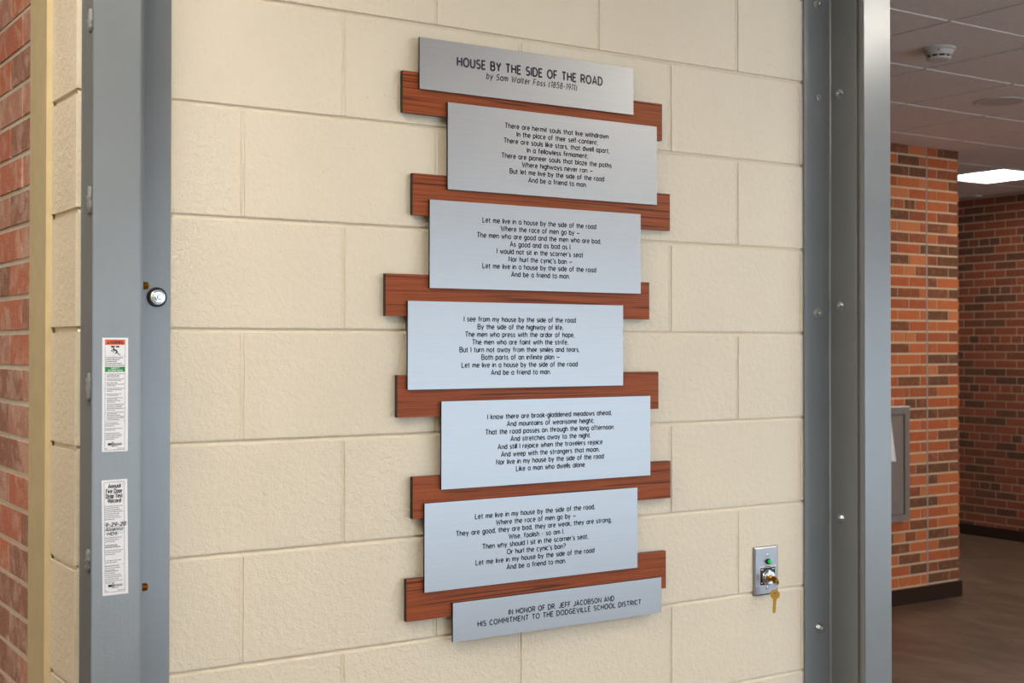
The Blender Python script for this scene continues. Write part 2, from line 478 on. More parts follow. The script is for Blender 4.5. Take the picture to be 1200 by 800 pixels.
# ------------------------------------------------------------------ brick pier and far brick wall
BP = 0.0675
YP = 3.092
XE, XJ = 5.995, 5.696
wp = struct('wall_pier', B((3.78, XE - .006, YP + 0.004, YP + 0.55, 0, ZC + .03)), M['mortar'], 'orange and brown brick pier across the corridor')
Z0P = 2.7705
def pier_brick(x0, x1, z):
    o = obj('brick', brick_mesh(x1 - x0, BP - 0.0125, 0.055, M['brick'], 0.0015), None, wp)
    o.location = ((x0 + x1) / 2, YP + 0.0275 + random.uniform(-.001, .001), z)
pst = bmesh.new()
for r in range(0, 41):
    z = Z0P - r * BP
    if z < 0.06: continue
    if r % 2 == 1:
        pier_brick(XJ + .009, XJ + .198, z); pier_brick(XJ + .208, XE, z)
    else:
        pier_brick(XJ + .009, XJ + .092, z); pier_brick(XJ + .102, XE, z)
    if r % 6 == 5:
        x = XJ - .009
        while x > 4.9:
            pier_brick(x - 0.0915, x, z); x -= 0.1015
        xs = x
    else:
        x = XJ - .009
        first = 0.15 if r % 2 == 0 else 0.05
        pier_brick(x - first, x, z); x -= first + .010
        while x > 4.9:
            pier_brick(x - 0.193, x, z); x -= 0.203
    while x > 3.6 + .2:
        box(pst, x - 0.193, x, YP, YP + .05, z - BP / 2 + .005, z + BP / 2 - .005); x -= 0.203
o = obj('brick', pst, M['brick'], wp); o['kind'] = 'stuff'
# side of the pier facing along the corridor
pst = bmesh.new()
for r in range(0, 41):
    z = Z0P - r * BP
    if z < 0.06: continue
    for k in range(3):
        y0 = YP + .06 + k * .203 - (0.1 if r % 2 else 0)
        box(pst, XE - .05, XE, max(y0, YP + .057), min(y0 + .193, YP + .55), z - BP / 2 + .005, z + BP / 2 - .005)
o = obj('brick', pst, M['brick'], wp); o['kind'] = 'stuff'
obj('sealant_joint', B((XJ - .0055, XJ + .0055, YP + .0005, YP + .02, 0.09, ZC)), M['sealant'], wp, 0.002, label='vertical grey sealant joint between the brick fields')
struct('baseboard_pier', prism([(3.6, YP - .001), (3.6, YP - .012), (XE + .012, YP - .012), (XE + .012, YP + .55), (XE + .001, YP + .55), (XE + .001, YP - .001)], 0, .096), M['base'], 'dark brown base along the foot of the brick pier', bevel=0.003)

XF = 8.3
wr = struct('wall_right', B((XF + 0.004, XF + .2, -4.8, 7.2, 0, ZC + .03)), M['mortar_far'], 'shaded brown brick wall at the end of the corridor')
BF = 0.0668
fst = bmesh.new()
cnt = 0
for r in range(-6, 36):
    z = 2.421 - r * BF
    if z < 0.05 or z > ZC: continue
    hdr = r % 6 == 0
    pitch = 0.1015 if hdr else 0.203
    ph = 4.580 if hdr else (4.58 + (0.1015 if r % 2 else 0.0) + 0.05)
    k = -60 if hdr else -30
    while True:
        y0 = ph + k * pitch + .005; y1 = y0 + pitch - .010; k += 1
        if y0 > 7.0: break
        if y1 < 0.5: continue
        if 4.02 < (y0 + y1) / 2 < 5.12 and cnt < 290:
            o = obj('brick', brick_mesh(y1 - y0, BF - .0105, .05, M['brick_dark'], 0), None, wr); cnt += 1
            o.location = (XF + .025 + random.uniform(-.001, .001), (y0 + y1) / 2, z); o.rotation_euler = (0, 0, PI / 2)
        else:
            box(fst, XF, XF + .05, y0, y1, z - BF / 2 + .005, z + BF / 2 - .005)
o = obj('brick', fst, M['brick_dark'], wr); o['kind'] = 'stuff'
struct('baseboard_right', B((XF - .012, XF, -4.55, 7.1, 0, .085)), M['base'], 'dark brown base along the foot of the far brick wall')

# ------------------------------------------------------------------ ceiling fixtures
def troffer(i, j, nx, ny, label):
    t = thing('ceiling_light', label, 'light', (PX + (i + nx / 2) * P, PY + (j + ny / 2) * P, ZC), 'recessed ceiling lights')
    w, h = nx * P / 2 - .008, ny * P / 2 - .008
    obj('frame', ring(-w, w, -h, h, .025, -.006, .012, 2), M['tee'], t)
    obj('diffuser', B((-w + .025, w - .025, -h + .025, h - .025, -.002, .006)), M['lens'], t)
names = ['recessed ceiling light above the space left of the poem wall', 'added unseen ceiling light furthest left, brightening the brick edge', 'long recessed ceiling light right of the poem wall',
         'square ceiling light in front of the brick pier', 'bright square ceiling light beyond the corner of the brick pier',
         'recessed ceiling light at the back left of the room', 'recessed ceiling light at the back middle of the room', 'recessed ceiling light at the right of the room']
for a, nm in zip(LIGHTS, names): troffer(*a, nm)

t = thing('smoke_detector', 'round white smoke detector on the ceiling left of the pier top', 'smoke detector', (3.53, 1.27, ZC))
bm = bmesh.new(); lathe(bm, (0, 0, 0), (0, 0, -1), [(0.068, 0), (0.068, .006), (0.060, .012), (0.052, .03)], 40)
obj('base', bm, M['white_plastic'], t, 0, 1)
bm = bmesh.new(); lathe(bm, (0, 0, 0), (0, 0, -1), [(0.044, .0301), (0.044, .038)], 40)
obj('sensing_chamber', bm, M['dark_slot'], t)
for k in range(10):
    bm = bmesh.new()
    a = 2 * PI * k / 10; c = Vector((math.cos(a) * .0475, math.sin(a) * .0475, 0)); d = Vector((-math.sin(a), math.cos(a), 0)) * .003; n_ = Vector((math.cos(a), math.sin(a), 0)) * .002
    vs = [bm.verts.new(c + d * sx + n_ * sy + Vector((0, 0, z))) for sx in (-1, 1) for sy in (-1, 1) for z in (-.0385, -.0301)]
    for f in ((0, 1, 3, 2), (4, 6, 7, 5), (0, 4, 5, 1), (2, 3, 7, 6), (0, 2, 6, 4), (1, 5, 7, 3)): bm.faces.new([vs[q] for q in f])
    obj('rib', bm, M['white_plastic'], t)
bm = bmesh.new(); lathe(bm, (0, 0, 0), (0, 0, -1), [(0.050, .0386), (0.048, .046), (0.036, .050)], 40)
obj('cap', bm, M['white_plastic'], t)
bm = bmesh.new(); cyl(bm, (-.045, -.035, -.016), .003, .004, (-.8, -.6, 0), 10)
obj('indicator', bm, M['dark_slot'], t)
t = thing('ceiling_speaker', 'faint round speaker grille set into a ceiling tile', 'speaker', (4.74, 1.87, ZC))
bm = bmesh.new(); lathe(bm, (0, 0, 0), (0, 0, -1), [(0.118, -.001), (0.118, .004), (0.112, .006), (0.104, .004)], 48)
obj('rim', bm, M['white_plastic'], t, smooth=False)
bm = bmesh.new(); lathe(bm, (0, 0, 0), (0, 0, -1), [(0.1035, -.001), (0.1035, .0030), (0.02, .0030)], 48)
obj('grille', bm, simple('speaker_grille', (196, 186, 178), 0.6, bump=.0006, bscale=500), t)

# ------------------------------------------------------------------ wall cabinet and paper on the pier
t = thing('wall_cabinet', 'grey metal cabinet with recessed door on the brick pier', 'cabinet', (5.213, YP, 0.858))
def lb(*bs): return B(*bs)
obj('body', lb((-.25, .25, -.04, 0.0, -.342, .342)), M['cabinet'], t, .003)
obj('frame', ring(-.25, .25, -.342, .342, .041, -.056, -.0401), M['cabinet'], t, .002)
dr = obj('door', lb((-.205, .205, -.047, -.0401, -.295, .295)), M['cabinet'], t, .002)
obj('door_panel', lb((-.165, .165, -.0505, -.0471, -.25, .25)), M['cabinet'], dr, .002)
obj('lid_edge', lb((-.252, .252, -.058, 0.0, .3425, .349)), M['cabinet_edge_lit'], t, .001, label='top edge coloured pale as if lit')
pn = bmesh.new()
pts = [(-.02, .33), (.05, .32), (.105, .02), (-.0, .03)]
f0 = [pn.verts.new((x, -.0565 - .001, z)) for x, z in pts]; f1 = [pn.verts.new((x, -.0565, z)) for x, z in pts]
pn.faces.new(f0); pn.faces.new(f1[::-1])
for k in range(4): pn.faces.new((f0[k], f1[k], f1[(k + 1) % 4], f0[(k + 1) % 4]))
o = obj('paper_sheet', pn, M['paper']); o.location = (5.235, YP, 0.858)
o['label'] = 'white sheet of paper stuck askew on the grey cabinet'; o['category'] = 'paper'

# ------------------------------------------------------------------ steel door guides
def hexbolt(t, name, c, axis, rw, rh, hw=0.0, mat_h=None, mat_w=None, label=None, hh=.006):
    axis = Vector(axis); c = Vector(c) - Vector(t.location)
    bm = bmesh.new()
    lathe(bm, c, axis, [(rw, 0), (rw, .0022), (rh * 1.25, .0024), (rh * 1.25, .0032)], 28)
    cyl(bm, c + axis * .0033, rh, hh, axis, 6)
    cyl(bm, c + axis * (.0034 + hh), rh * .55, .002, axis, 14, rh * .45)
    return obj(name, bm, mat_h or M['zinc'], t, label=label)

def bead(bm, x, y, z0, z1, nx, r=.0028):
    n_ = 9; prev = None
    rings = []
    for k in range(n_):
        f = k / (n_ - 1); z = z0 + (z1 - z0) * f
        rr = r * (0.35 + 0.9 * math.sin(PI * min(max(f, .04), .96)) ** .5) * (1 + .25 * math.sin(k * 2.3 + z * 50))
        rings.append([bm.verts.new((x + math.cos(a) * rr * .7 * nx * -1, y + math.sin(a) * rr * 1.3, z)) for a in [2 * PI * q / 10 for q in range(10)]])
    for i in range(n_ - 1):
        for k in range(10): bm.faces.new((rings[i][k], rings[i][(k + 1) % 10], rings[i + 1][(k + 1) % 10], rings[i + 1][k]))
    bm.faces.new(rings[0][::-1]); bm.faces.new(rings[-1])

ZT = ZC - 0.002
gl = thing('door_guide', 'grey steel fire door guide left of the poem wall, with stickers', 'door guide', (-0.22, 0, 0), 'steel guides of the rolling fire door')
def part(t, name, m, *bs, **kw): return obj(name, local(t, B(*bs)), m, t, **kw)
obj('wall_angle', local(gl, prism([(-.219, -.0006), (-.219, -.092), (-.213, -.092), (-.213, -.0095), (-.2121, -.0074), (-.210, -.0065), (-.137, -.0065), (-.137, -.0006)], .001, ZT)), M['steel'], gl, .0006)
part(gl, 'front_flange', M['steel'], (-.303, -.224, -.1125, -.1065, .001, ZT), bevel=.0012, seg=2)
part(gl, 'inner_leg', M['steel'], (-.2255, -.2195, -.1064, -.030, .001, ZT), bevel=.0008)
part(gl, 'side_plate', M['steel'], (-.3000, -.2945, -.1064, -.0365, .001, ZT), bevel=.0008)
part(gl, 'rear_flange', M['steel'], (-.3000, -.2256, -.0363, -.0305, .001, ZT), bevel=.0008)
for z0, z1 in ((2.09, 2.128), (1.79, 1.835), (1.482, 1.528), (1.201, 1.239), (.9, .94), (.6, .64), (.3, .34), (2.4, 2.44)):
    bm = bmesh.new(); bead(bm, -.3015, -.0885, z0, z1, 1, .0050)
    obj('weld_bead', local(gl, bm), M['weld'], gl, smooth=True)
bm = bmesh.new(); c = Vector((-.162, -.0066, 1.658)) - gl.location
lathe(bm, c, (0, -1, 0), [(.0172, 0), (.0172, .0035), (.0158, .0045)], 36)
w = obj('washer', bm, M['rubber'], gl, label='black rubber washer')
bm = bmesh.new(); lathe(bm, c, (0, -1, 0), [(.0132, .0046), (.0132, .007), (.009, .008), (.009, .010)], 32); cyl(bm, c + Vector((0, -.0101, 0)), .0072, .006, (0, -1, 0), 6); cyl(bm, c + Vector((0, -.0162, 0)), .0048, .002, (0, -1, 0), 16, .0038)
obj('lag_bolt', bm, M['zinc'], gl, label='zinc plated lag bolt')
for z, m, lab in ((1.676, 'gilt', 'gold coloured bolt end'), (1.159, 'gilt', 'dull brass bolt end'), (2.19, 'gilt', None), (.64, 'gilt', None)):
    bm = bmesh.new(); c = Vector((-.2129, -.040, z)) - gl.location
    cyl(bm, c, .0085, .011, (1, 0, 0), 6)
    for k in range(6): lathe(bm, c + Vector((.0112 + k * .0022, 0, 0)), (1, 0, 0), [(.0058, 0), (.0068, .0010), (.0058, .0020)], 14)
    cyl(bm, c + Vector((.0246, 0, 0)), .0058, .0014, (1, 0, 0), 14, .0044)
    obj('bolt_end', bm, M[m], gl, label=lab)

gr = thing('door_guide', 'grey steel fire door guide right of the poem wall, with hex bolts', 'door guide', (1.53, 0, 0), 'steel guides of the rolling fire door')
obj('wall_angle', local(gr, prism([(1.528, -.0006), (1.528, -.091), (1.522, -.091), (1.522, -.0105), (1.5205, -.0078), (1.518, -.0065), (1.434, -.0065), (1.434, -.0006)], .001, ZT)), M['steel'], gr, .0006)
part(gr, 'inner_leg', M['steel'], (1.5281, 1.534, -.0998, -.030, .001, ZT), bevel=.0008)
part(gr, 'front_flange', M['steel'], (1.524, 1.619, -.1125, -.0999, .001, ZT), bevel=.0014, seg=2)
part(gr, 'side_plate', M['steel'], (1.612, 1.618, -.0998, -.0365, .001, ZT), bevel=.0008)
part(gr, 'rear_flange', M['steel'], (1.5341, 1.618, -.0363, -.0305, .001, ZT), bevel=.0008)
for x, z in ((1.477, 2.408), (1.475, 1.652), (1.481, .887), (1.478, .13)):
    hexbolt(gr, 'lag_bolt', (x, -.0066, z), (0, -1, 0), .0135, .0080, hh=.009, label='zinc plated hex bolt')
for z in (2.705, 2.188, 1.671, 1.154, .637, .12):
    hexbolt(gr, 'hex_bolt', (1.5219, -.039, z), (-1, 0, 0), .0125, .0072, label='zinc plated hex bolt')
bm = bmesh.new(); lathe(bm, Vector((1.482, -.0066, 2.18)) - gr.location, (0, -1, 0), [(.011, 0), (.0105, .0025), (.006, .0045)], 24)
obj('screw_head', bm, M['steel'], gr, label='painted over screw head')

# ------------------------------------------------------------------ stroke lettering
def arc(cx, cy, rx, ry, a0, a1, n=8):
    return [(cx + rx * math.cos(math.radians(a0 + (a1 - a0) * k / n)), cy + ry * math.sin(math.radians(a0 + (a1 - a0) * k / n))) for k in range(n + 1)]
XH = 0.72
def bowl(cx=.24, r=.22): return arc(cx, XH / 2, r, XH / 2, 0, 360, 14)
G = {
 ' ': (.24, []),
 'A': (.62, [[(.0, 0), (.31, 1), (.62, 0)], [(.11, .3), (.51, .3)]]),
 'B': (.52, [[(0, 0), (0, 1), (.28, 1)] + arc(.28, .77, .2, .23, 90, -90)[1:] + [(0, .54)], [(.28, .54)] + arc(.28, .27, .24, .27, 90, -90)[1:] + [(0, 0)]]),
 'C': (.56, [arc(.32, .5, .32, .5, 48, 312, 14)]),
 'D': (.58, [[(0, 0), (0, 1), (.22, 1)] + arc(.22, .5, .36, .5, 90, -90, 12)[1:] + [(0, 0)]]),
 'E': (.46, [[(.46, 1), (0, 1), (0, 0), (.46, 0)], [(0, .52), (.4, .52)]]),
 'F': (.44, [[(.44, 1), (0, 1), (0, 0)], [(0, .5), (.38, .5)]]),
 'G': (.62, [arc(.33, .5, .33, .5, 48, 300, 14) + [(.6, .2), (.6, .47), (.34, .47)]]),
 'H': (.56, [[(0, 0), (0, 1)], [(.56, 0), (.56, 1)], [(0, .52), (.56, .52)]]),
 'I': (.0, [[(0, 0), (0, 1)]]),
 'J': (.4, [[(.4, 1), (.4, .24)] + arc(.18, .24, .22, .24, 0, -150)[1:]]),
 'K': (.54, [[(0, 0), (0, 1)], [(.5, 1), (.02, .42)], [(.16, .58), (.54, 0)]]),
 'L': (.42, [[(0, 1), (0, 0), (.42, 0)]]),
 'M': (.68, [[(0, 0), (0, 1), (.34, .38), (.68, 1), (.68, 0)]]),
 'N': (.56, [[(0, 0), (0, 1), (.56, 0), (.56, 1)]]),
 'O': (.7, [arc(.35, .5, .35, .5, 0, 360, 20)]),
 'P': (.5, [[(0, 0), (0, 1), (.26, 1)] + arc(.26, .74, .24, .26, 90, -90)[1:] + [(0, .48)]]),
 'R': (.52, [[(0, 0), (0, 1), (.26, 1)] + arc(.26, .74, .24, .26, 90, -90)[1:] + [(0, .48)], [(.26, .48), (.52, 0)]]),
 'S': (.48, [arc(.25, .75, .22, .25, 40, 255, 10) + arc(.24, .26, .24, .26, 75, -140, 10)]),
 'T': (.54, [[(0, 1), (.54, 1)], [(.27, 1), (.27, 0)]]),
 'U': (.54, [[(0, 1), (0, .28)] + arc(.27, .28, .27, .28, 180, 360, 10)[1:] + [(.54, 1)]]),
 'V': (.6, [[(0, 1), (.3, 0), (.6, 1)]]),
 'W': (.88, [[(0, 1), (.23, 0), (.44, .85), (.65, 0), (.88, 1)]]),
 'Y': (.56, [[(0, 1), (.28, .46), (.56, 1)], [(.28, .46), (.28, 0)]]),
 'a': (.48, [[(.45, XH - .06), (.23, XH - .03)] + arc(.22, XH / 2, .22, XH / 2 - .03, 90, 270, 9)[1:] + [(.45, .06)], [(.45, XH + .03), (.45, -.03)]]),
 'b': (.44, [bowl(.22, .22), [(0, 1), (0, 0)]]),
 'c': (.4, [arc(.22, XH / 2, .22, XH / 2, 50, 310, 10)]),
 'd': (.44, [bowl(.22, .22), [(.44, 1), (.44, 0)]]),
 'e': (.44, [[(.02, XH / 2), (.43, XH / 2)] + arc(.22, XH / 2, .22, XH / 2, 12, 315, 12)]),
 'f': (.28, [[(.1, 0), (.1, .8)] + arc(.26, .8, .16, .2, 180, 80, 5)[1:], [(-.02, .64), (.27, .64)]]),
 'g': (.44, [bowl(.22, .22), [(.44, XH), (.44, -.08)] + arc(.22, -.08, .22, .2, 0, -150, 8)[1:]]),
 'h': (.42, [[(0, 0), (0, 1)], [(0, .42)] + arc(.21, .44, .21, .24, 170, 0, 8) + [(.42, 0)]]),
 'i': (.0, [[(0, 0), (0, XH)], [(0, .88), (0, .97)]]),
 'j': (.08, [[(.08, XH), (.08, -.1)] + arc(-.06, -.1, .14, .17, 0, -80, 4)[1:], [(.08, .88), (.08, .97)]]),
 'k': (.4, [[(0, 0), (0, 1)], [(.37, XH), (.02, .28)], [(.12, .38), (.4, 0)]]),
 'l': (.0, [[(0, 0), (0, 1)]]),
 'm': (.68, [[(0, 0), (0, XH)], [(0, .42)] + arc(.17, .44, .17, .24, 170, 0, 7) + [(.34, 0)], [(.34, .42)] + arc(.51, .44, .17, .24, 170, 0, 7) + [(.68, 0)]]),
 'n': (.42, [[(0, 0), (0, XH)], [(0, .42)] + arc(.21, .44, .21, .24, 170, 0, 8) + [(.42, 0)]]),
 'o': (.46, [arc(.23, XH / 2, .23, XH / 2, 0, 360, 14)]),
 'p': (.44, [bowl(.22, .22), [(0, XH), (0, -.28)]]),
 'r': (.24, [[(0, 0), (0, XH)], [(0, .4)] + arc(.2, .42, .2, .26, 170, 80, 5)]),
 's': (.34, [arc(.17, .51, .15, .17, 35, 255, 7) + arc(.16, .175, .17, .175, 75, -145, 7)]),
 't': (.26, [[(.1, .92), (.1, .16)] + arc(.22, .16, .12, .16, 180, 275, 4)[1:], [(-.03, .66), (.26, .66)]]),
 'u': (.42, [[(0, XH), (0, .24)] + arc(.21, .24, .21, .24, 180, 360, 8)[1:], [(.42, XH), (.42, 0)]]),
 'v': (.42, [[(0, XH), (.21, 0), (.42, XH)]]),
 'w': (.66, [[(0, XH), (.17, 0), (.33, .6), (.49, 0), (.66, XH)]]),
 'y': (.44, [[(0, XH), (.23, .03)], [(.44, XH), (.12, -.28)]]),
 'z': (.38, [[(0, XH), (.38, XH), (0, 0), (.38, 0)]]),
 '0': (.5, [arc(.25, .5, .25, .5, 0, 360, 16)]),
 '1': (.18, [[(0, .84), (.18, 1), (.18, 0)]]),
 '2': (.46, [arc(.23, .74, .22, .26, 165, -35, 8) + [(0, 0), (.46, 0)]]),
 '5': (.46, [[(.44, 1), (.08, 1), (.04, .56)] + arc(.22, .33, .24, .33, 125, -145, 9)]),
 '8': (.46, [arc(.23, .76, .19, .24, 0, 360, 12), arc(.23, .27, .23, .27, 0, 360, 12)]),
 '9': (.46, [arc(.23, .7, .23, .3, 0, 360, 12), [(.46, .7), (.4, .35), (.2, 0)]]),
 '.': (.02, [[(.0, -.04), (.0, .06)]]),
 ',': (.06, [[(.05, .07), (.0, -.14)]]),
 ';': (.06, [[(.05, .07), (.0, -.14)], [(.04, .5), (.04, .6)]]),
 "'": (.02, [[(.02, 1), (0, .76)]]),
 '-': (.24, [[(0, .4), (.24, .4)]]),
 '\u2014': (.6, [[(0, .4), (.6, .4)]]),
 '(': (.16, [arc(.3, .42, .3, .64, 130, 230, 6)]),
 ')': (.16, [arc(-.14, .42, .3, .64, 50, -50, 6)]),
 '?': (.4, [arc(.19, .78, .19, .22, 170, -60, 8) + [(.19, .42), (.19, .28)], [(.19, -.03), (.19, .07)]]),
}
GAP = 0.215
def text_width(s, gap=GAP): return sum(G[c][0] + gap for c in s) - gap
def ribbon(bm, pts, th, tf):
    pts = [Vector(p) for p in pts]
    P2_ = [pts[0]]
    for p in pts[1:]:
        if (p - P2_[-1]).length > 1e-5: P2_.append(p)
    pts = P2_
    if len(pts) < 2: return
    closed = (pts[0] - pts[-1]).length < 1e-4
    if not closed:
        pts[0] = pts[0] - (pts[1] - pts[0]).normalized() * 0.0
    N = len(pts); L, R = [], []
    for i in range(N):
        a = pts[i] - pts[i - 1] if i > 0 else (pts[-1] - pts[-2] if closed else pts[1] - pts[0])
        b = pts[i + 1] - pts[i] if i < N - 1 else (pts[1] - pts[0] if closed else a)
        a = a.normalized(); b = b.normalized(); t = (a + b)
        t = t.normalized() if t.length > .2 else a
        n_ = Vector((-t.y, t.x)); k = max(abs(n_.dot(Vector((-a.y, a.x)))), .45)
        n_ = n_ * (th / 2 / k)
        L.append(pts[i] + n_); R.append(pts[i] - n_)
    vl = [bm.verts.new(tf(p)) for p in L]; vr = [bm.verts.new(tf(p)) for p in R]
    for i in range(N - 1): bm.faces.new((vl[i], vr[i], vr[i + 1], vl[i + 1]))

def text_line(bm, s, xc, zbase, cap, y, weight=.13, width=None, slant=0.0, gap=GAP, align='c', xs=1.0):
    w = text_width(s, gap)
    sx = cap * xs if width is None else width / w
    x = xc - w * sx / 2 if align == 'c' else xc
    for ch in s:
        gw, strokes = G[ch]
        for st in strokes:
            ribbon(bm, [(p[0] * sx / cap, p[1]) for p in st], weight, lambda p, x=x: Vector((x + (p[0] + slant * p[1]) * cap, y, zbase + p[1] * cap)))
        x += (gw + gap) * sx

# ------------------------------------------------------------------ the poem sign
sign = thing('poem_sign', 'poem sign of brushed metal panels on staggered reddish wood boards, on cream block wall', 'sign', (0.65, 0, 1.55))
wood_edges = [(.323, 2.1115, 2.0295), (.3455, 1.912, 1.830), (.286, 1.713, 1.631), (.312, 1.5155, 1.433), (.3465, 1.316, 1.2335), (.333, 1.117, 1.034)]
wlab = ['topmost wood board, behind the title panel', 'second wood board from the top', 'third wood board from the top, sticking out furthest left',
        'fourth wood board from the top', 'fifth wood board from the top', 'lowest wood board, behind the dedication panel']
def faced(bm, y):
    """front faces take the second material"""
    bm.normal_update()
    for f in bm.faces:
        f.material_index = 1 if all(abs(v.co.y - y) < 1e-5 for v in f.verts) else 0
for (x, zt, zb), lab in zip(wood_edges, wlab):
    bm = local(sign, B((x, x + .6565, -.015, -.005, zb, zt)))
    faced(bm, -.015)
    wbd = obj('wood_board', bm, [M['black'], M['wood']], sign, label=lab)
    for sx in (.08, .53): obj('spacer', local(sign, B((x + sx, x + sx + .04, -.0049, -.0005, zb + .02, zt - .02))), M['black'], wbd)
Y2 = -.0215
poem = [
 (.3570, .8930, 2.1800, 2.0780, [('HOUSE BY THE SIDE OF THE ROAD', .0166, 2.1335, .363, .155, 0), ('by Sam Walter Foss (1858-1911)', .0120, 2.1148, .226, .085, .17)], 'title panel with the poem\'s name'),
 (.4215, .9590, 2.0580, 1.8845, ['There are hermit souls that live withdrawn', 'In the place of their self-content;', 'There are souls like stars, that dwell apart,', 'In a fellowless firmament;',
   'There are pioneer souls that blaze the paths', 'Where highways never ran \u2014', 'But let me live by the side of the road', 'And be a friend to man.'], 'upper verse panel beginning There are hermit souls'),
 (.3805, .9130, 1.8615, 1.6870, ['Let me live in a house by the side of the road', 'Where the race of men go by \u2014', 'The men who are good and the men who are bad,', 'As good and as bad as I.',
   'I would not sit in the scorner\'s seat', 'Nor hurl the cynic\'s ban \u2014', 'Let me live in a house by the side of the road', 'And be a friend to man.'], 'verse panel beginning Let me live in a house'),
 (.3315, .8640, 1.6605, 1.4870, ['I see from my house by the side of the road', 'By the side of the highway of life,', 'The men who press with the ardor of hope,', 'The men who are faint with the strife,',
   'But I turn not away from their smiles and tears,', 'Both parts of an infinite plan \u2014', 'Let me live in a house by the side of the road', 'And be a friend to man.'], 'verse panel beginning I see from my house'),
 (.4075, .9400, 1.4625, 1.2880, ['I know there are brook-gladdened meadows ahead,', 'And mountains of wearisome height;', 'That the road passes on through the long afternoon', 'And stretches away to the night.',
   'And still I rejoice when the travelers rejoice', 'And weep with the strangers that moan,', 'Nor live in my house by the side of the road', 'Like a man who dwells alone.'], 'verse panel beginning I know there are brook-gladdened meadows'),
 (.3695, .9035, 1.2630, 1.0885, ['Let me live in my house by the side of the road,', 'Where the race of men go by \u2014', 'They are good, they are bad, they are weak, they are strong,', 'Wise, foolish - so am I.',
   'Then why should I sit in the scorner\'s seat,', 'Or hurl the cynic\'s ban?', 'Let me live in my house by the side of the road', 'And be a friend to man.'], 'lowest verse panel beginning Let me live in my house'),
 (.4345, .9710, 1.0610, .9835, [('IN HONOR OF DR. JEFF JACOBSON AND', .0098, 1.0235, .271, .15, 0), ('HIS COMMITMENT TO THE DODGEVILLE SCHOOL DISTRICT', .0098, 1.0080, .420, .15, 0)], 'dedication panel at the bottom'),
]
first_w = [None, .266, .286, .276, .316, .300, None]
for k, (x0, x1, zt, zb, lines, lab) in enumerate(poem):
    bm = local(sign, B((x0, x1, Y2, -.0165, zb, zt))); faced(bm, Y2)
    pn = obj('metal_panel', bm, [M['black'], M['alu']], sign, label=lab)
    for sx in (x0 + .1, x1 - .13): obj('mounting_pad', local(sign, B((sx, sx + .03, -.0164, -.0151, zb + .012, zt - .012))), M['black'], pn)
    bm = bmesh.new(); xc = (x0 + x1) / 2
    if isinstance(lines[0], tuple):
        for s, cap, zz, wd, wt, sl in lines:
            text_line(bm, s, xc, zz, cap, Y2 - .0004, wt + .06, wd, sl, gap=.27)
    else:
        sx = first_w[k] / text_width(lines[0], .21)
        for q, s in enumerate(lines):
            text_line(bm, s, xc, zt - .0385 - q * .01545, .0098, Y2 - .0004, .19, text_width(s, .21) * sx, gap=.21)
    for v in bm.verts: v.co -= Vector(sign.location)
    me = bpy.data.meshes.new('lettering'); 
    bm.to_mesh(me); bm.free(); me.materials.append(M['ink'])
    obj('lettering', me, None, pn, label='dark printed lettering')

# ------------------------------------------------------------------ stickers
def sticker(name, label, x0, x1, z0, z1, tilt):
    t = thing(name, label, 'sticker', ((x0 + x1) / 2, -.1127, (z0 + z1) / 2)); t.rotation_euler = (0, tilt, 0)
    obj('backing', B((-(x1 - x0) / 2, (x1 - x0) / 2, -.0004, -.0000, -(z1 - z0) / 2, (z1 - z0) / 2)), M['vinyl'], t)
    return t
def flat(t, name, m, rects, y=-.0006):
    bm = bmesh.new()
    for x0, x1, z0, z1 in rects:
        bm.faces.new([bm.verts.new(p) for p in ((x0, y, z0), (x1, y, z0), (x1, y, z1), (x0, y, z1))])
    me = bpy.data.meshes.new(name); bm.to_mesh(me); bm.free(); me.materials.append(m)
    o = obj(name, me, None, t)
    if len(rects) > 1: o['kind'] = 'stuff'
    return o
rnd = random.Random(3)
def words(rects, x0, x1, z, h, full):
    x = x0
    while x < x0 + (x1 - x0) * full:
        w = rnd.uniform(.0014, .0042); e = min(x + w, x1)
        if e - x > .0008: rects.append((x, e, z - h / 2, z + h / 2))
        x = e + .0007
def frame_rects(x0, x1, z0, z1, e): return [(x0, x1, z1 - e, z1), (x0, x1, z0, z0 + e), (x0, x0 + e, z0 + e, z1 - e), (x1 - e, x1, z0 + e, z1 - e)]
SW, SH = .0425, .1865
t1 = sticker('warning_sticker', 'tall white warning sticker with orange header, upper one on left steel guide', -.2870, -.2445, 1.3995, 1.586, .0)
X = lambda u: (u - .5) * SW
Z = lambda v: (.5 - v) * SH
flat(t1, 'border', M['print_grey'], frame_rects(X(.1), X(.88), Z(.985), Z(.015), .0005))
flat(t1, 'warning_panel', M['orange'], [(X(.11), X(.87), Z(.062), Z(.018))])
flat(t1, 'instructions_panel', M['green'], [(X(.11), X(.87), Z(.300), Z(.255))])
def lettering(t, m, specs, y=-.0009, name='lettering'):
    bm = bmesh.new()
    for s, xc, z, cap, wt, wd in specs: text_line(bm, s, xc, z, cap, y, wt, wd)
    me = bpy.data.meshes.new(name); bm.to_mesh(me); bm.free(); me.materials.append(m)
    return obj(name, me, None, t)
lettering(t1, M['print_black'], [('WARNING', X(.55), Z(.053), .0048, .2, .0215)])
flat(t1, 'warning_triangle', M['print_black'], [(X(.17), X(.27), Z(.053), Z(.048)), (X(.185), X(.255), Z(.048), Z(.043)), (X(.2), X(.24), Z(.043), Z(.037)), (X(.212), X(.228), Z(.037), Z(.031))], -.0009)
lettering(t1, M['print_white'], [('SAFETY', X(.5), Z(.2745), .0026, .2, .0135), ('INSTRUCTIONS', X(.5), Z(.295), .0026, .2, .0235)])
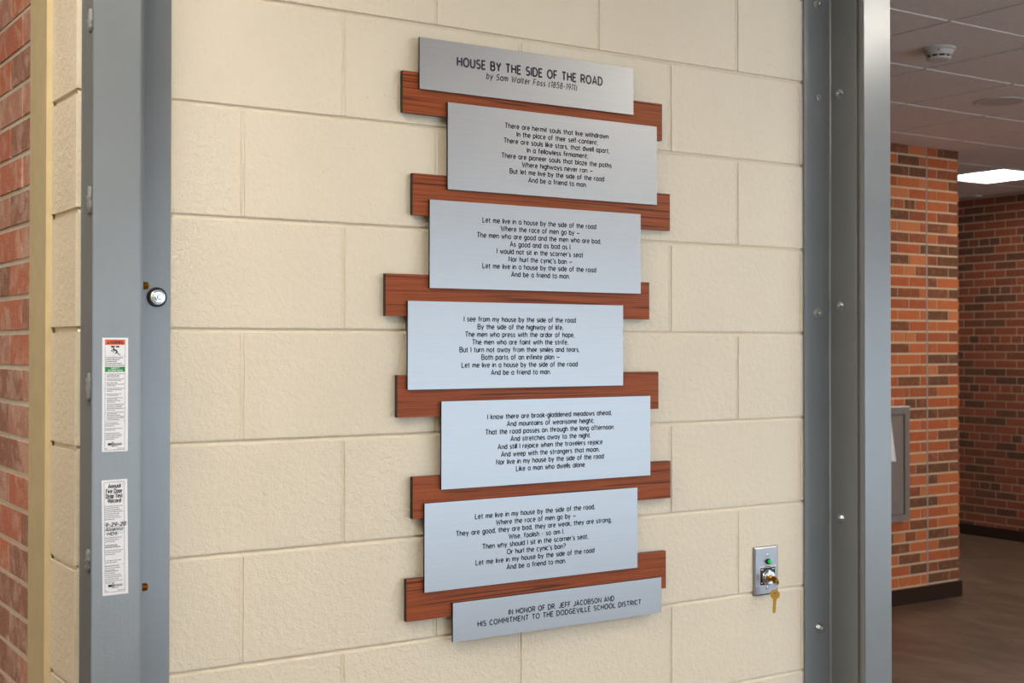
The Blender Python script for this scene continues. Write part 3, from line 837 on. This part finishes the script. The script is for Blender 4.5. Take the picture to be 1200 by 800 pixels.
# falling door and crouching figure pictogram
bm = bmesh.new(); tfp = lambda p: Vector((p[0], -.0009, p[1]))
for a, b in ((.33, .47), (.52, .65)):
    vs = [bm.verts.new((X(u), -.0009, Z(v))) for u, v in ((a, .070), (b, .070), (b, .085), (a, .085))]; bm.faces.new(vs)
def pg(us, th): ribbon(bm, [(X(u), Z(v)) for u, v in us], th, tfp)
pg([(.40, .094), (.455, .094)], .0024)
pg([(.42, .104), (.52, .110), (.57, .128)], .0026)
pg([(.42, .104), (.34, .112), (.39, .124)], .0010)
pg([(.48, .108), (.42, .120), (.44, .130)], .0009)
pg([(.57, .128), (.50, .137)], .0018)
pg([(.56, .126), (.60, .138), (.68, .152)], .0014)
pg([(.50, .137), (.47, .139)], .0013)
me = bpy.data.meshes.new('pictogram'); bm.to_mesh(me); bm.free(); me.materials.append(M['print_black']); obj('pictogram', me, None, t1)
rc = []
for q in range(5): words(rc, X(.13), X(.86), Z(.176 + q * .0165), .0014, (.85, .72, .6, .8, .97)[q])
for blk, (v0, nl) in enumerate(((.318, 3), (.362, 2), (.396, 3), (.444, 3), (.494, 2), (.528, 4), (.584, 5), (.655, 6))):
    for q in range(nl):
        if q == 0: rc.append((X(.125), X(.145), Z(v0) - .0005, Z(v0) + .0005))
        words(rc, X(.18), X(.86), Z(v0 + q * .0128), .0010, rnd.uniform(.55, .98) if q < nl - 1 else rnd.uniform(.3, .7))
for v0, nl in ((.747, 3), (.797, 2), (.838, 5)):
    for q in range(nl): words(rc, X(.13), X(.85), Z(v0 + q * .0135), .0010, rnd.uniform(.6, .98) if q < nl - 1 else .45)
words(rc, X(.12), X(.2), Z(.972), .0008, 1); words(rc, X(.6), X(.86), Z(.972), .0009, 1)
flat(t1, 'small_print', M['print_grey'], rc)
flat(t1, 'rule_line', M['print_grey'], [(X(.1), X(.88), Z(.162), Z(.1605)), (X(.1), X(.88), Z(.7315), Z(.730))])
def logo(t, v):
    bm = bmesh.new()
    def quad(us): bm.faces.new([bm.verts.new((X(u), -.0009, Z(w_))) for u, w_ in us])
    quad([(.22, v + .010), (.36, v + .010), (.36, v - .010), (.22, v - .010)])
    quad([(.34, v), (.405, v + .024), (.47, v), (.405, v - .024)])
    me = bpy.data.meshes.new('emblem'); bm.to_mesh(me); bm.free(); me.materials.append(M['print_black']); obj('emblem', me, None, t)
    bm = bmesh.new()
    ribbon(bm, [(X(.40) + a, Z(v) + b) for a, b in arc(0, 0, .0012, .0018, 0, 360, 10)], .0005, lambda p: Vector((p[0], -.0012, p[1])))
    me = bpy.data.meshes.new('emblem_ring'); bm.to_mesh(me); bm.free(); me.materials.append(M['print_white']); obj('emblem_ring', me, None, t)
    bm = bmesh.new()
    for k in range(4):
        ribbon(bm, [(X(.50 + k * .078) + a, Z(v) + b) for a, b in arc(0, 0, .0011, .0016, 0, 360, 8)], .0007, lambda p: Vector((p[0] + p[1] * .2 * 0, -.0009, p[1])))
    me = bpy.data.meshes.new('emblem_letter'); bm.to_mesh(me); bm.free(); me.materials.append(M['print_black']); obj('emblem_letter', me, None, t)
    flat(t, 'emblem_line', M['print_grey'], [(X(.42), X(.62), Z(v + .022), Z(v + .018))])
logo(t1, .934)

t2 = sticker('test_record_sticker', 'tall white test record sticker with handwriting, lower one on left steel guide', -.2862, -.2440, 1.1650, 1.3535, -.012)
SW, SH = .0422, .1885
flat(t2, 'border', M['print_grey'], frame_rects(X(.09), X(.87), Z(.975), Z(.018), .0005))
lettering(t2, M['print_black'], [('Annual', X(.49), Z(.070), .0062, .2, .0195), ('Fire Door', X(.48), Z(.114), .0062, .2, .0262), ('Drop Test', X(.48), Z(.156), .0062, .2, .0268), ('Record', X(.49), Z(.198), .0062, .2, .0200)])
rc = []
for v0, nl in ((.228, 8), (.502, 3), (.613, 3), (.700, 2), (.748, 3), (.792, 2), (.826, 5)):
    for q in range(nl): words(rc, X(.12), X(.84), Z(v0 + q * .0165), .0010, rnd.uniform(.6, .98) if q < nl - 1 else .5)
words(rc, X(.11), X(.2), Z(.962), .0008, 1); words(rc, X(.6), X(.84), Z(.962), .0009, 1)
flat(t2, 'small_print', M['print_grey'], rc)
flat(t2, 'rule_line', M['print_grey'], [(X(.12), X(.84), Z(.4105), Z(.409)), (X(.12), X(.84), Z(.4655), Z(.464)), (X(.09), X(.87), Z(.7415), Z(.740))])
rc = []
words(rc, X(.12), X(.6), Z(.568), .0014, 1); words(rc, X(.12), X(.7), Z(.584), .0014, 1)
flat(t2, 'bold_line', M['print_black'], rc)
logo(t2, .918)
bm = bmesh.new()
text_line(bm, '9-29-20', X(.52), Z(.402), .0056, -.0012, .22, .0335, .25)
text_line(bm, 'Alvento', X(.45), Z(.441), .0050, -.0012, .2, .0285, .35)
text_line(bm, 'HDS', X(.38), Z(.478), .0044, -.0012, .22, .0155, .3)
me = bpy.data.meshes.new('handwriting'); bm.to_mesh(me); bm.free(); me.materials.append(M['ink']); obj('handwriting', me, None, t2, label='dark blue handwriting')

# ------------------------------------------------------------------ key switch with keys
KX, KZ = 1.306, 1.0415
ks = thing('key_switch', 'steel wall plate with keyed switch and green lamp, beside right door guide', 'switch', (KX, 0, KZ))
bm = bmesh.new()
w, h, e = .0388, .0575, .004
a = [bm.verts.new((sx * w, -.0012, sz * h)) for sx, sz in ((-1, -1), (1, -1), (1, 1), (-1, 1))]
b = [bm.verts.new((sx * (w - e * .3), -.0048, sz * (h - e * .3))) for sx, sz in ((-1, -1), (1, -1), (1, 1), (-1, 1))]
c = [bm.verts.new((sx * (w - e), -.0064, sz * (h - e))) for sx, sz in ((-1, -1), (1, -1), (1, 1), (-1, 1))]
for p, q in ((a, b), (b, c)):
    for k in range(4): bm.faces.new((p[k], p[(k + 1) % 4], q[(k + 1) % 4], q[k]))
bm.faces.new(c); bm.faces.new(a[::-1])
obj('cover_plate', bm, M['stainless'], ks)
def disc(name, m, x, z, prof, lab=None, seg=28):
    bm = bmesh.new(); lathe(bm, (x, 0, z), (0, -1, 0), prof, seg); return obj(name, bm, m, ks, label=lab)
for dx, dz in ((.003, .0366), (.002, -.0402)):
    s_ = disc('screw', M['zinc'], dx, dz, [(.0038, .0064), (.0036, .0074), (.002, .0082)])
    obj('screw_slot', B((dx - .0028, dx + .0028, -.00835, -.0080, dz - .0004, dz + .0004)), M['dark_slot'], s_)
disc('lamp_bezel', M['rubber'], .004, .0218, [(.0066, .0064), (.0066, .0100), (.0050, .0105)])
disc('lamp_lens', M['led'], .004, .0218, [(.0046, .0106), (.0046, .0150), (.0034, .0168), (.0012, .0176)], 'green lamp lens')
pl_ = obj('label_plate', B((-.0235, .0290, -.0068, -.0065, -.0335, .0125)), simple('silver_label', (205, 205, 208), .45), ks, label='silver and black label plate')
obj('label_panel', B((-.0215, .0270, -.0071, -.0069, -.0325, .0075)), M['print_black'], pl_)
lb_ = bmesh.new()
for x0_, x1_, z_ in ((-.006, -.001, .0098), (.0005, .004, .0102), (.005, .0105, .0098)):
    box(lb_, x0_, x1_, -.0070, -.0068, z_ - .0012, z_ + .0012)
o = obj('label_mark', lb_, M['print_black'], pl_); o['kind'] = 'stuff'
lb_ = bmesh.new()
for x0_, x1_, z_ in ((-.0195, -.011, .0035), (.0165, .0250, .0035), (-.0185, -.0145, -.0275)):
    box(lb_, x0_, x1_, -.0073, -.0072, z_ - .0009, z_ + .0009)
o = obj('label_mark', lb_, M['print_white'], pl_); o['kind'] = 'stuff'
cy_ = disc('lock_cylinder', M['zinc'], .001, -.0150, [(.0182, .0072), (.0182, .0100), (.0168, .0125), (.0168, .0165), (.0150, .0180)], 'chrome lock cylinder', 40)
obj('keyhole_plug', (lambda bm: (lathe(bm, (.001, 0, -.0150), (0, -1, 0), [(.0078, .0181), (.0076, .0192)], 28), bm)[1])(bmesh.new()), M['brass'], cy_)

def key_mesh(bow=.0115, L=.030):
    """flat key in the x-z plane, bow at the origin, blade towards -z"""
    bm = bmesh.new(); t_ = .0011
    out = arc(0, 0, bow, bow, -68, 248, 26)
    out = [(x, z) for x, z in out]
    out += [(-.0042, -bow * 1.12), (-.0036, -L * .55), (-.0036, -bow - L), (-.0008, -bow - L - .0028), (.0030, -bow - L + .0005)]
    z = -bow - L + .002
    for q in range(5):
        out += [(.0040, z + .0012), (.0024 + .0006 * (q % 2), z + .0035)]; z += .0048
    out += [(.0042, z)]
    hole = arc(0, bow * .38, .0028, .0028, 0, 360, 12)[:-1]
    fv = [bm.verts.new((x, -t_, z)) for x, z in out]; bv = [bm.verts.new((x, t_, z)) for x, z in out]
    fh = [bm.verts.new((x, -t_, z)) for x, z in hole]; bh = [bm.verts.new((x, t_, z)) for x, z in hole]
    def loop(v): return [bm.edges.new((v[k], v[(k + 1) % len(v)])) for k in range(len(v))]
    for o_, i_ in ((fv, fh), (bv, bh)):
        es = loop(o_) + loop(i_)
        bmesh.ops.triangle_fill(bm, edges=es, use_beauty=True)
    for A, B_ in ((fv, bv), (fh, bh)):
        for k in range(len(A)): bm.faces.new((A[k], B_[k], B_[(k + 1) % len(A)], A[(k + 1) % len(A)]))
    return bm
kin = obj('brass_key', mesh('brass_key', key_mesh(.0112, .018), M['brass']), None)
mt = Matrix.Rotation(math.radians(68), 4, 'Y') @ Matrix.Rotation(math.radians(90), 4, 'X')
kin.matrix_world = Matrix.Translation((KX + .001, -.0335, KZ - .0185)) @ mt   # blade points into the lock, bow turned about it
kin['label'] = 'brass key turned in the lock of the wall switch'; kin['category'] = 'key'; kin['group'] = 'brass keys at the wall switch'
kh = obj('brass_key', mesh('brass_key', key_mesh(.0112, .030), M['brass']), None)
kh.matrix_world = Matrix.Translation((KX - .0065, -.040, KZ - .0500)) @ Matrix.Rotation(math.radians(-28), 4, 'Z') @ Matrix.Rotation(math.radians(3), 4, 'Y')
kh['label'] = 'brass key hanging below the lock from a small ring'; kh['category'] = 'key'; kh['group'] = 'brass keys at the wall switch'
bm = bmesh.new()
c0 = Vector((KX - .0030, -.0385, KZ - .0345))
tube(bm, [c0 + Vector((.0035 * math.sin(a) * .5, .0045 * math.sin(a), .0118 * math.cos(a))) for a in [2 * PI * k / 24 for k in range(25)]], .0006, 6)
o = obj('key_ring', bm, M['zinc'], None, smooth=True); o['label'] = 'thin wire ring joining the two brass keys'; o['category'] = 'key ring'
